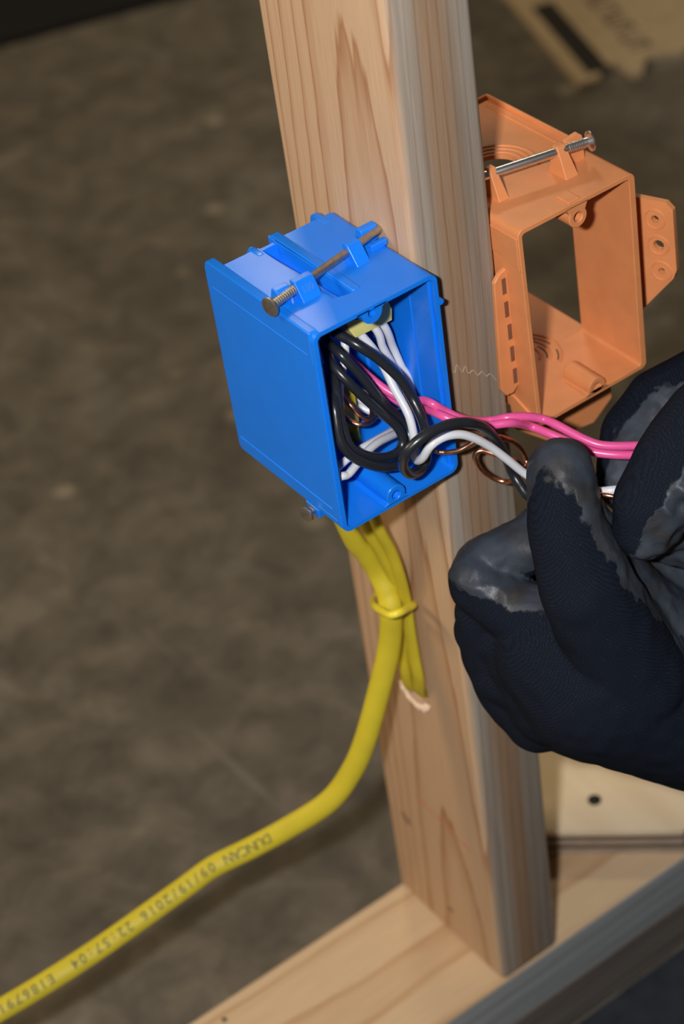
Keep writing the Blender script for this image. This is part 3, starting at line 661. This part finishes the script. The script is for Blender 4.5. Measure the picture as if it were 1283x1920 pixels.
# pink wires
wire('pink_wire', [(-0.0205, 0.0300, 0.3983), (-0.0201, 0.0260, 0.3941), (-0.0189, 0.0220, 0.3915), (-0.0177, 0.0170, 0.3887), (-0.0144, 0.0110, 0.3835), (-0.0110, 0.0050, 0.3803), (-0.0088, -0.0010, 0.3813), (-0.0078, -0.0060, 0.3836), (-0.0076, -0.0110, 0.3844), (-0.0036, -0.0130, 0.3798), (-0.0002, -0.0160, 0.3766), (0.0060, -0.0175, 0.3722), (0.0128, -0.0195, 0.3696), (0.0170, -0.0250, 0.3718), (0.0240, -0.0280, 0.3702), (0.0304, -0.0310, 0.3670), (0.0322, -0.0369, 0.3665), (0.0345, -0.0431, 0.3646), (0.0372, -0.0494, 0.3626), (0.0409, -0.0546, 0.3610), (0.0494, -0.0610, 0.3595), (0.0623, -0.0677, 0.3571)],
     0.0018, 'pink', 'upper of the two pink wires running from blue box to glove')
wire('pink_wire', [(-0.0149, 0.0360, 0.3892), (-0.0175, 0.0260, 0.3882), (-0.0153, 0.0210, 0.3846), (-0.0120, 0.0150, 0.3788), (-0.0083, 0.0090, 0.3743), (-0.0054, 0.0028, 0.3742), (-0.0073, -0.0070, 0.3794), (-0.0081, -0.0160, 0.3820), (-0.0054, -0.0205, 0.3804), (-0.0007, -0.0235, 0.3776), (0.0083, -0.0255, 0.3732), (0.0164, -0.0290, 0.3717), (0.0268, -0.0266, 0.3631), (0.0303, -0.0344, 0.3616), (0.0340, -0.0416, 0.3595), (0.0369, -0.0478, 0.3578), (0.0399, -0.0523, 0.3565), (0.0471, -0.0592, 0.3552), (0.0603, -0.0667, 0.3523)],
     0.0018, 'pink', 'lower of the two pink wires running from blue box to glove')
# bare copper
CR = 0.00105
wire('copper_wire', [(-0.0003, 0.0200, 0.3438), (-0.0085, -0.0080, 0.3600), (-0.0066, -0.0140, 0.3614), (-0.0033, -0.0180, 0.3626), (-0.0002, -0.0200, 0.3641), (0.0034, -0.0220, 0.3662), (0.0077, -0.0230, 0.3660), (0.0132, -0.0240, 0.3637), (0.0183, -0.0250, 0.3593), (0.0225, -0.0250, 0.3534), (0.0247, -0.0250, 0.3472), (0.0240, -0.0260, 0.3449), (0.0217, -0.0270, 0.3445), (0.0198, -0.0260, 0.3483), (0.0172, -0.0240, 0.3501), (0.0148, -0.0220, 0.3514), (0.0113, -0.0180, 0.3538), (0.0089, -0.0160, 0.3546), (0.0070, -0.0150, 0.3529), (0.0072, -0.0150, 0.3493), (0.0096, -0.0150, 0.3434), (0.0134, -0.0170, 0.3382), (0.0166, -0.0200, 0.3364), (0.0181, -0.0235, 0.3381), (0.0196, -0.0265, 0.3415), (0.0192, -0.0330, 0.3472), (0.0221, -0.0429, 0.3485), (0.0243, -0.0596, 0.3487), (0.0277, -0.0686, 0.3516), (0.0315, -0.0730, 0.3508), (0.0394, -0.0770, 0.3475)],
     CR, 'copper', 'bare copper wire curling twice in front of the stud', seg=10)
wire('copper_wire', [(-0.0261, 0.0300, 0.3828), (-0.0262, 0.0240, 0.3793), (-0.0258, 0.0200, 0.3764), (-0.0235, 0.0180, 0.3716), (-0.0202, 0.0180, 0.3681), (-0.0168, 0.0200, 0.3682), (-0.0149, 0.0240, 0.3702), (-0.0161, 0.0280, 0.3736), (-0.0181, 0.0300, 0.3753)],
     CR, 'copper', 'bare copper wire looping low inside the blue box, upper of the loops')
wire('copper_wire', [(-0.0250, 0.0340, 0.3679), (-0.0283, 0.0220, 0.3713), (-0.0274, 0.0180, 0.3702), (-0.0248, 0.0160, 0.3690), (-0.0191, 0.0180, 0.3662), (-0.0131, 0.0220, 0.3643), (-0.0060, 0.0260, 0.3605), (-0.0033, 0.0220, 0.3620), (0.0029, 0.0260, 0.3542), (-0.0150, 0.046, 0.372)],
     CR, 'copper', 'bare copper wire looping low inside the blue box, lower of the loops')

# pale yellow push-in connector under the top of the box
cn = empty('wire_connector', (-0.0270, 0.018, 0.428))
ea = Vector((1, 0, 0)); c0 = Vector((-0.0252, 0.0105, 0.4145)); c1 = Vector((-0.0074, 0.0105, 0.4140))
lx = (c1-c0); wv = lx/4
up = Vector((0.0, 0.30, 0.954)); bk = Vector((0, 0.954, -0.30))
bm = bmesh.new()
hull_pts(bm, [c0, c1, c0+bk*0.009, c1+bk*0.009, c0+up*0.0045-ea*0.002-bk*0.001, c1+up*0.0045+ea*0.001-bk*0.001, c0+up*0.0150-ea*0.002+bk*0.001, c1+up*0.0150+bk*0.001, c0+up*0.0150+bk*0.008, c1+up*0.0150+bk*0.008])
obj('body', bm, M['conn'], cn, bevel=0.0004)
bm = bmesh.new()
for k in range(1, 4):
    q = c0 + wv*k; hull_pts(bm, [q+Vector((dx, 0, 0)) - bk*(0.0012+dy) + up*dz for dx in (-0.0002, 0.0002) for dy in (0, 0.0003) for dz in (0.004, 0.014)])
obj('divider', bm, M['conn'], cn)
for k in range(4):
    q = c0 + wv*(k+0.5) + bk*0.0045; bm = bmesh.new(); lathe(bm, q+up*0.001, -up, [(0, 0.0021), (0.0016, 0.0020), (0.0017, 0.0018)], n=18); obj('port', bm, M['conn'], cn)
reparent(cn); tag(cn, 'pale yellow push-in wire connector under the top of the blue box', 'connector')
cn2 = empty('wire_connector', (-0.0236, 0.0360, 0.3641)); c = Vector((-0.0236, 0.0360, 0.3641))
bm = bmesh.new(); hull_pts(bm, [c+Vector((a*0.007, b*0.005, d*0.008 + a*0.001)) for a in (-1, 1) for b in (-1, 1) for d in (-1, 1)] + [c+Vector((0, -0.006, 0))])
obj('body', bm, M['conn2'] if 'conn2' in M else M.setdefault('conn2', plastic('strong_yellow_plastic', (0.66, 0.50, 0.03), 0.3, 0.5)), cn2, bevel=0.0006)
bm = bmesh.new(); lathe(bm, c+Vector((0, -0.0050, 0.004)), (0, -1, 0.2), [(0, 0.0022), (0.002, 0.002), (0.0021, 0.0015)], n=16); obj('port', bm, M['conn2'], cn2)
reparent(cn2); tag(cn2, 'deeper yellow wire connector in the shadow at left inside the blue box', 'connector')

# ------------------------------------------------------------------ yellow cables
def cable(name, pts, w, h, hint, label, seg=10, wf=None):
    bm = bmesh.new(); path = spline(pts, seg); fr = sweep(bm, path, w, h, hint=hint, n=20, wfun=wf)
    o = obj(name, bm, M['yellow'], smooth=60); tag(o, label, 'cable', 'yellow cables under the blue box'); return o, path, fr
VIEW = (-0.45, -0.45, 0.75)
big, path, fr = cable('yellow_cable', [(-0.0310, 0.0470, 0.3560), (-0.0265, 0.0470, 0.3200), (-0.0192, 0.0470, 0.2857), (-0.0146, 0.0465, 0.2752), (-0.0102, 0.0455, 0.2617), (-0.0100, 0.0403, 0.2520), (-0.0120, 0.0364, 0.2435), (-0.0150, 0.0372, 0.2244), (-0.0235, 0.0371, 0.2036), (-0.0359, 0.0372, 0.1771), (-0.0454, 0.0391, 0.1607), (-0.0577, 0.0433, 0.1465), (-0.0760, 0.0537, 0.1336), (-0.0933, 0.0627, 0.1247), (-0.1117, 0.0691, 0.1200), (-0.1290, 0.0729, 0.1135), (-0.1703, 0.0789, 0.1023), (-0.1992, 0.0828, 0.0966), (-0.2271, 0.0873, 0.0921), (-0.2594, 0.0939, 0.0872), (-0.3062, 0.1065, 0.0796)],
                      0.0054, 0.0034, VIEW, 'long yellow cable with printed letters hanging out to the lower left', wf=lambda t: 0.78+0.22*min(1, t/0.35))
cable('yellow_cable', [(-0.0225, 0.0400, 0.3560), (-0.0200, 0.0400, 0.3200), (-0.0152, 0.0400, 0.2925), (-0.0100, 0.0400, 0.2752), (-0.0054, 0.0400, 0.2565), (-0.0040, 0.0404, 0.2423), (-0.0036, 0.0423, 0.2275), (-0.0036, 0.0448, 0.2088), (-0.0034, 0.0452, 0.1939), (0.0005, 0.0479, 0.1808), (0.0140, 0.0490, 0.1790), (0.0500, 0.0500, 0.1785)],
      0.0034, 0.0024, (-1, -0.1, 0.0), 'yellow cable entering the bored hole, left one of the pair')
cable('yellow_cable', [(-0.0200, 0.0320, 0.3560), (-0.0180, 0.0320, 0.3200), (-0.0140, 0.0325, 0.2973), (-0.0097, 0.0325, 0.2822), (-0.0069, 0.0325, 0.2654), (-0.0040, 0.0352, 0.2471), (-0.0036, 0.0359, 0.2318), (-0.0036, 0.0354, 0.2137), (-0.0034, 0.0345, 0.1988), (0.0005, 0.0396, 0.1832), (0.0140, 0.0415, 0.1790), (0.0500, 0.0420, 0.1785)],
      0.0034, 0.0024, (-1, -0.1, 0.0), 'yellow cable entering the bored hole, right one of the pair')
wire('cable_tie', [(0.0000, 0.0667, 0.2264), (-0.0060, 0.0601, 0.2318), (-0.0150, 0.0443, 0.2448), (-0.0185, 0.0332, 0.2512), (-0.0195, 0.0243, 0.2555), (-0.0160, 0.0221, 0.2563), (-0.0100, 0.0252, 0.2527), (-0.0050, 0.0284, 0.2490), (-0.0002, 0.0345, 0.2432)],
     0.0018, 'tie', 'bright yellow staple holding the yellow cables to the stud', cat='cable tie')
# printed letters along the long cable, reading towards the loose end, upside down in the picture
start = Vector((-0.0840, 0.0555, 0.1306)); i0 = min(range(len(path)), key=lambda i: (path[i]-start).length)
arc = [0.0]
for a, b in zip(path[i0:], path[i0+1:]): arc.append(arc[-1] + (b-a).length)
def along(s):
    for k in range(len(arc)-1):
        if arc[k+1] >= s:
            t = (s-arc[k])/(arc[k+1]-arc[k]); i = i0+k
            return path[i].lerp(path[i+1], t), fr[i][0], fr[i][1], fr[i][2]
    return path[-1], *fr[-1]
bmall = bmesh.new()
msg = 'DUNCAN 09/19/2016 22:57:04  E186791'
for k, ch in enumerate(msg):
    if ch == ' ': continue
    p, t, nn, b = along(0.0022 + k*0.0044)
    upv = (RIGHT*0.5 - UP*0.8); bb = b if b.dot(upv) > 0 else -b
    n3 = nn if nn.dot(CAM-p) > 0 else -nn
    def fn(x, y, top):
        yy = max(-0.0045, min(0.0045, y)); dz = 0.0034*math.sqrt(max(0, 1-(yy/0.0054)**2))
        return p + t*x + bb*yy + n3*(dz + (0.00012 if top else -0.0002))
    g = text_bm(ch, 0.0066, fn, 0.00012); me = bpy.data.meshes.new('g'); g.to_mesh(me); g.free(); bmall.from_mesh(me); bpy.data.meshes.remove(me)
obj('printed_text', bmall, M['ink'], big, label='small dark print DUNCAN 09/19/2016 22:57:04 E186791')

# ------------------------------------------------------------------ gloved hands
def ico():
    b = bmesh.new(); bmesh.ops.create_icosphere(b, subdivisions=3, radius=1.0); r = [v.co.copy() for v in b.verts]; b.free(); return r
ICO = ico()
def capsule(bm, p0, r0, p1, r1):
    pts = [p + v*r for p, r in ((p0, r0), (p1, r1)) for v in ICO]
    vs = [bm.verts.new(p) for p in pts]
    bmesh.ops.convex_hull(bm, input=vs)
    bmesh.ops.delete(bm, geom=[v for v in bm.verts if not v.link_faces], context='VERTS')
def glove(name, chains, label, wr, zones=()):
    """chains: list of (points with radius, palm direction, bias, distal bias) joined into one skin"""
    acc = bmesh.new(); caps = []
    for pts, palm, bias, dist in chains:
        for i in range(len(pts)-1):
            p0, r0, p1, r1 = Vector(pts[i][:3]), pts[i][3], Vector(pts[i+1][:3]), pts[i+1][3]
            b = bmesh.new(); capsule(b, p0, r0, p1, r1); me = bpy.data.meshes.new('c'); b.to_mesh(me); b.free(); acc.from_mesh(me); bpy.data.meshes.remove(me)
            f0, f1 = i/(len(pts)-1), (i+1)/(len(pts)-1)
            caps.append((p0, r0, p1, r1, Vector(palm).normalized(), bias, dist, f0, f1))
    o = obj(name, acc, M['glove'], smooth=80)
    md = o.modifiers.new('r', 'REMESH'); md.mode = 'VOXEL'; md.voxel_size = 0.0011
    sm = o.modifiers.new('s', 'SMOOTH'); sm.factor = 0.5; sm.iterations = 5
    bpy.context.view_layer.update(); bake(o, 180)
    me = o.data; nv = len(me.vertices)
    co = np.empty(nv*3, np.float32); me.vertices.foreach_get('co', co); co = co.reshape(-1, 3).astype(float)
    nr = np.empty(nv*3, np.float32); me.vertex_normals.foreach_get('vector', nr); nr = nr.reshape(-1, 3).astype(float)
    tot = np.zeros(nv); ws = np.zeros(nv)
    for p0, r0, p1, r1, palm, bias, dist, f0, f1 in caps:
        p0 = np.array(p0); d = np.array(p1)-p0
        t = np.clip(((co-p0)@d)/(d@d), 0, 1); e = np.linalg.norm(co-(p0+t[:, None]*d), axis=1) - (r0+(r1-r0)*t)
        w = np.where(e > 0, np.exp(-e*e/(2*0.0018**2)), 1.0)*(e < 0.008)
        tot += w*((nr@np.array(palm))*0.8 + bias + dist*(f0+(f1-f0)*t)); ws += w
    vals = 0.5 + tot/np.maximum(ws, 1e-6)
    k = np.clip((vals-0.5)*4+0.5, 0, 1); amp = np.zeros(nv)
    n1 = np.array([noise.noise(c*110.0) for c in map(Vector, co)]); n2 = np.array([noise.noise(c*260.0 + Vector((3, 1, 7))) for c in map(Vector, co)])
    wv = 1-np.abs(np.array([noise.noise(c*75.0 + Vector((9, 4, 2))) for c in map(Vector, co)]))*2.6
    zone = np.zeros(nv)
    for p, rr in zones: zone = np.maximum(zone, np.clip(1.4-np.linalg.norm(co-np.array(p), axis=1)/rr, 0, 1))
    co += nr*(n1*0.0006 + (n2*0.0004 + np.maximum(0, wv)*0.0012*(0.25+zone))*k*wr)[:, None]
    me.vertices.foreach_set('co', co.astype(np.float32).ravel()); me.update()
    a = me.attributes.new('coat', 'FLOAT', 'POINT'); a.data.foreach_set('value', vals.astype(np.float32))
    for p in me.polygons: p.use_smooth = True
    tag(o, label, 'hand'); return o
R_, U_, F_ = RIGHT, UP, FWD
palm1 = tuple(RIGHT*0.62 + UP*0.70 - FWD*0.05)
lower = glove('gloved_hand', [
    # forearm, wrist, palm
    ([(*(0.1423, -0.1314, 0.1588), 0.038), (*(0.0759, -0.1045, 0.2096), 0.0325), (*(0.0401, -0.0909, 0.2463), 0.0355), (*(0.0142, -0.0784, 0.2705), 0.037), (*(0.0057, -0.0641, 0.2803), 0.029)], palm1, -0.42, 0.0),
    # heel of palm under thumb
    ([(*(0.0471, -0.0967, 0.2635), 0.024), (*(0.0297, -0.0785, 0.2910), 0.0225), (*(0.0193, -0.0675, 0.3136), 0.0195)], palm1, -0.05, 0.0),
    # thumb
    ([(*(0.0183, -0.0935, 0.2776), 0.024), (*(0.0048, -0.0833, 0.3259), 0.0185), (*(0.0066, -0.0707, 0.3498), 0.0150), (*(0.0146, -0.0602, 0.3658), 0.0134)], tuple(RIGHT*0.55+UP*0.25+FWD*0.75), -0.30, 1.05),
    # index, pinching behind the thumb
    ([(*(0.0071, -0.0681, 0.2881), 0.020), (*(-0.0060, -0.0505, 0.2986), 0.0128), (*(-0.0109, -0.0331, 0.3061), 0.0125)], tuple(UP*1.0-FWD*0.25), -0.28, 0.12),
    ([(*(-0.0107, -0.0329, 0.3065), 0.0125), (*(-0.0051, -0.0291, 0.3093), 0.0120), (*(0.0141, -0.0392, 0.3167), 0.0125), (*(0.0268, -0.0460, 0.3283), 0.0115)], tuple(UP*1.0-FWD*0.6+RIGHT*0.4), 0.12, 0.2),
    # middle
    ([(*(0.0072, -0.0668, 0.2737), 0.024), (*(-0.0038, -0.0483, 0.2802), 0.0170), (*(-0.0106, -0.0341, 0.2816), 0.0132), (*(0.0063, -0.0197, 0.2756), 0.0110), (*(0.0233, -0.0212, 0.2813), 0.0105)], tuple(UP), -0.75, 0.0),
    # ring
    ([(*(0.0062, -0.0703, 0.2615), 0.024), (*(-0.0043, -0.0556, 0.2626), 0.0165), (*(-0.0112, -0.0423, 0.2630), 0.0132), (*(0.0014, -0.0268, 0.2556), 0.0110), (*(0.0202, -0.0260, 0.2585), 0.0105)], tuple(UP), -0.75, 0.0),
    # little finger
    ([(*(0.0105, -0.0743, 0.2457), 0.021), (*(0.0008, -0.0616, 0.2437), 0.0150), (*(-0.0066, -0.0478, 0.2443), 0.0120), (*(0.0021, -0.0329, 0.2370), 0.0105), (*(0.0199, -0.0314, 0.2368), 0.0100)], tuple(UP), -0.75, 0.0),
    ([(*(0.0689, -0.0831, 0.2564), 0.026), (*(0.0576, -0.0717, 0.2805), 0.0235), (*(0.0426, -0.0612, 0.2950), 0.0190)], palm1, 0.0, 0.0),
    # folds of rubber between thumb and palm
    ([(*(0.0191, -0.0677, 0.3433), 0.0100), (*(0.0218, -0.0737, 0.3385), 0.0075)], palm1, 0.25, 0.0),
    ([(*(0.0156, -0.0742, 0.3343), 0.0100), (*(0.0202, -0.0793, 0.3285), 0.0080)], palm1, 0.25, 0.0),
    # knit bridging the knuckles
    ([(*(-0.0100, -0.0352, 0.2903), 0.0132), (*(-0.0103, -0.0377, 0.2716), 0.0140), (*(-0.0088, -0.0443, 0.2528), 0.0140), (*(-0.0037, -0.0561, 0.2404), 0.0150)], tuple(UP), -0.75, 0.0),
    ([(*(-0.0007, -0.0491, 0.2907), 0.0160), (*(-0.0029, -0.0551, 0.2736), 0.0190), (*(0.0001, -0.0632, 0.2542), 0.0200)], tuple(UP), -0.75, 0.0),
], 'lower black knit glove with grey rubber palm pinching the wires', 1.0, [((-0.0159, -0.0381, 0.3152), 0.014), ((0.0204, -0.0725, 0.3358), 0.02)])
upper = glove('gloved_hand', [
    ([(*(0.1692, -0.1096, 0.3406), 0.042), (*(0.1351, -0.0865, 0.3440), 0.036), (*(0.1052, -0.0804, 0.3448), 0.034)], tuple(-RIGHT*0.5-UP*0.8), -0.3, 0.0),
    ([(*(0.1048, -0.0927, 0.3410), 0.032), (*(0.0746, -0.0905, 0.3311), 0.025)], tuple(-UP), 0.35, 0.0),
    # index, behind the pink wires, pointing down-left
    ([(*(0.1204, -0.0682, 0.3449), 0.026), (*(0.1015, -0.0507, 0.3519), 0.0205), (*(0.0839, -0.0426, 0.3497), 0.0170), (*(0.0690, -0.0415, 0.3416), 0.0150), (*(0.0558, -0.0492, 0.3316), 0.0125)], tuple(RIGHT*0.75-UP*0.65-FWD*0.45), -0.02, 0.25),
    # thumb, in front
    ([(*(0.1060, -0.0852, 0.3671), 0.028), (*(0.0690, -0.0879, 0.3730), 0.0205), (*(0.0488, -0.0891, 0.3673), 0.0175), (*(0.0342, -0.0895, 0.3548), 0.0150), (*(0.0301, -0.0895, 0.3459), 0.0125)], tuple(RIGHT*1.0-UP*0.35), -0.18, 0.30),
    # middle and ring, folded under
    ([(*(0.1003, -0.0854, 0.3270), 0.026), (*(0.0748, -0.0812, 0.3253), 0.0160), (*(0.0534, -0.0820, 0.3335), 0.0140), (*(0.0420, -0.0803, 0.3345), 0.0115)], tuple(-UP*0.6-FWD), 0.35, 0.1),
    ([(*(0.0984, -0.0905, 0.3142), 0.024), (*(0.0769, -0.0880, 0.3098), 0.0145), (*(0.0591, -0.0869, 0.3191), 0.0120), (*(0.0523, -0.0828, 0.3224), 0.0105)], tuple(-FWD), -0.15, 0.1),
    ([(*(0.1035, -0.0916, 0.3003), 0.019), (*(0.0874, -0.0895, 0.2957), 0.0125), (*(0.0758, -0.0829, 0.2957), 0.0110), (*(0.0710, -0.0785, 0.2973), 0.0100)], tuple(-FWD), -0.15, 0.1),
], 'upper black knit glove with grey rubber palm, at the right edge above the other', 2.2, [((0.0335, -0.0992, 0.3709), 0.024)])
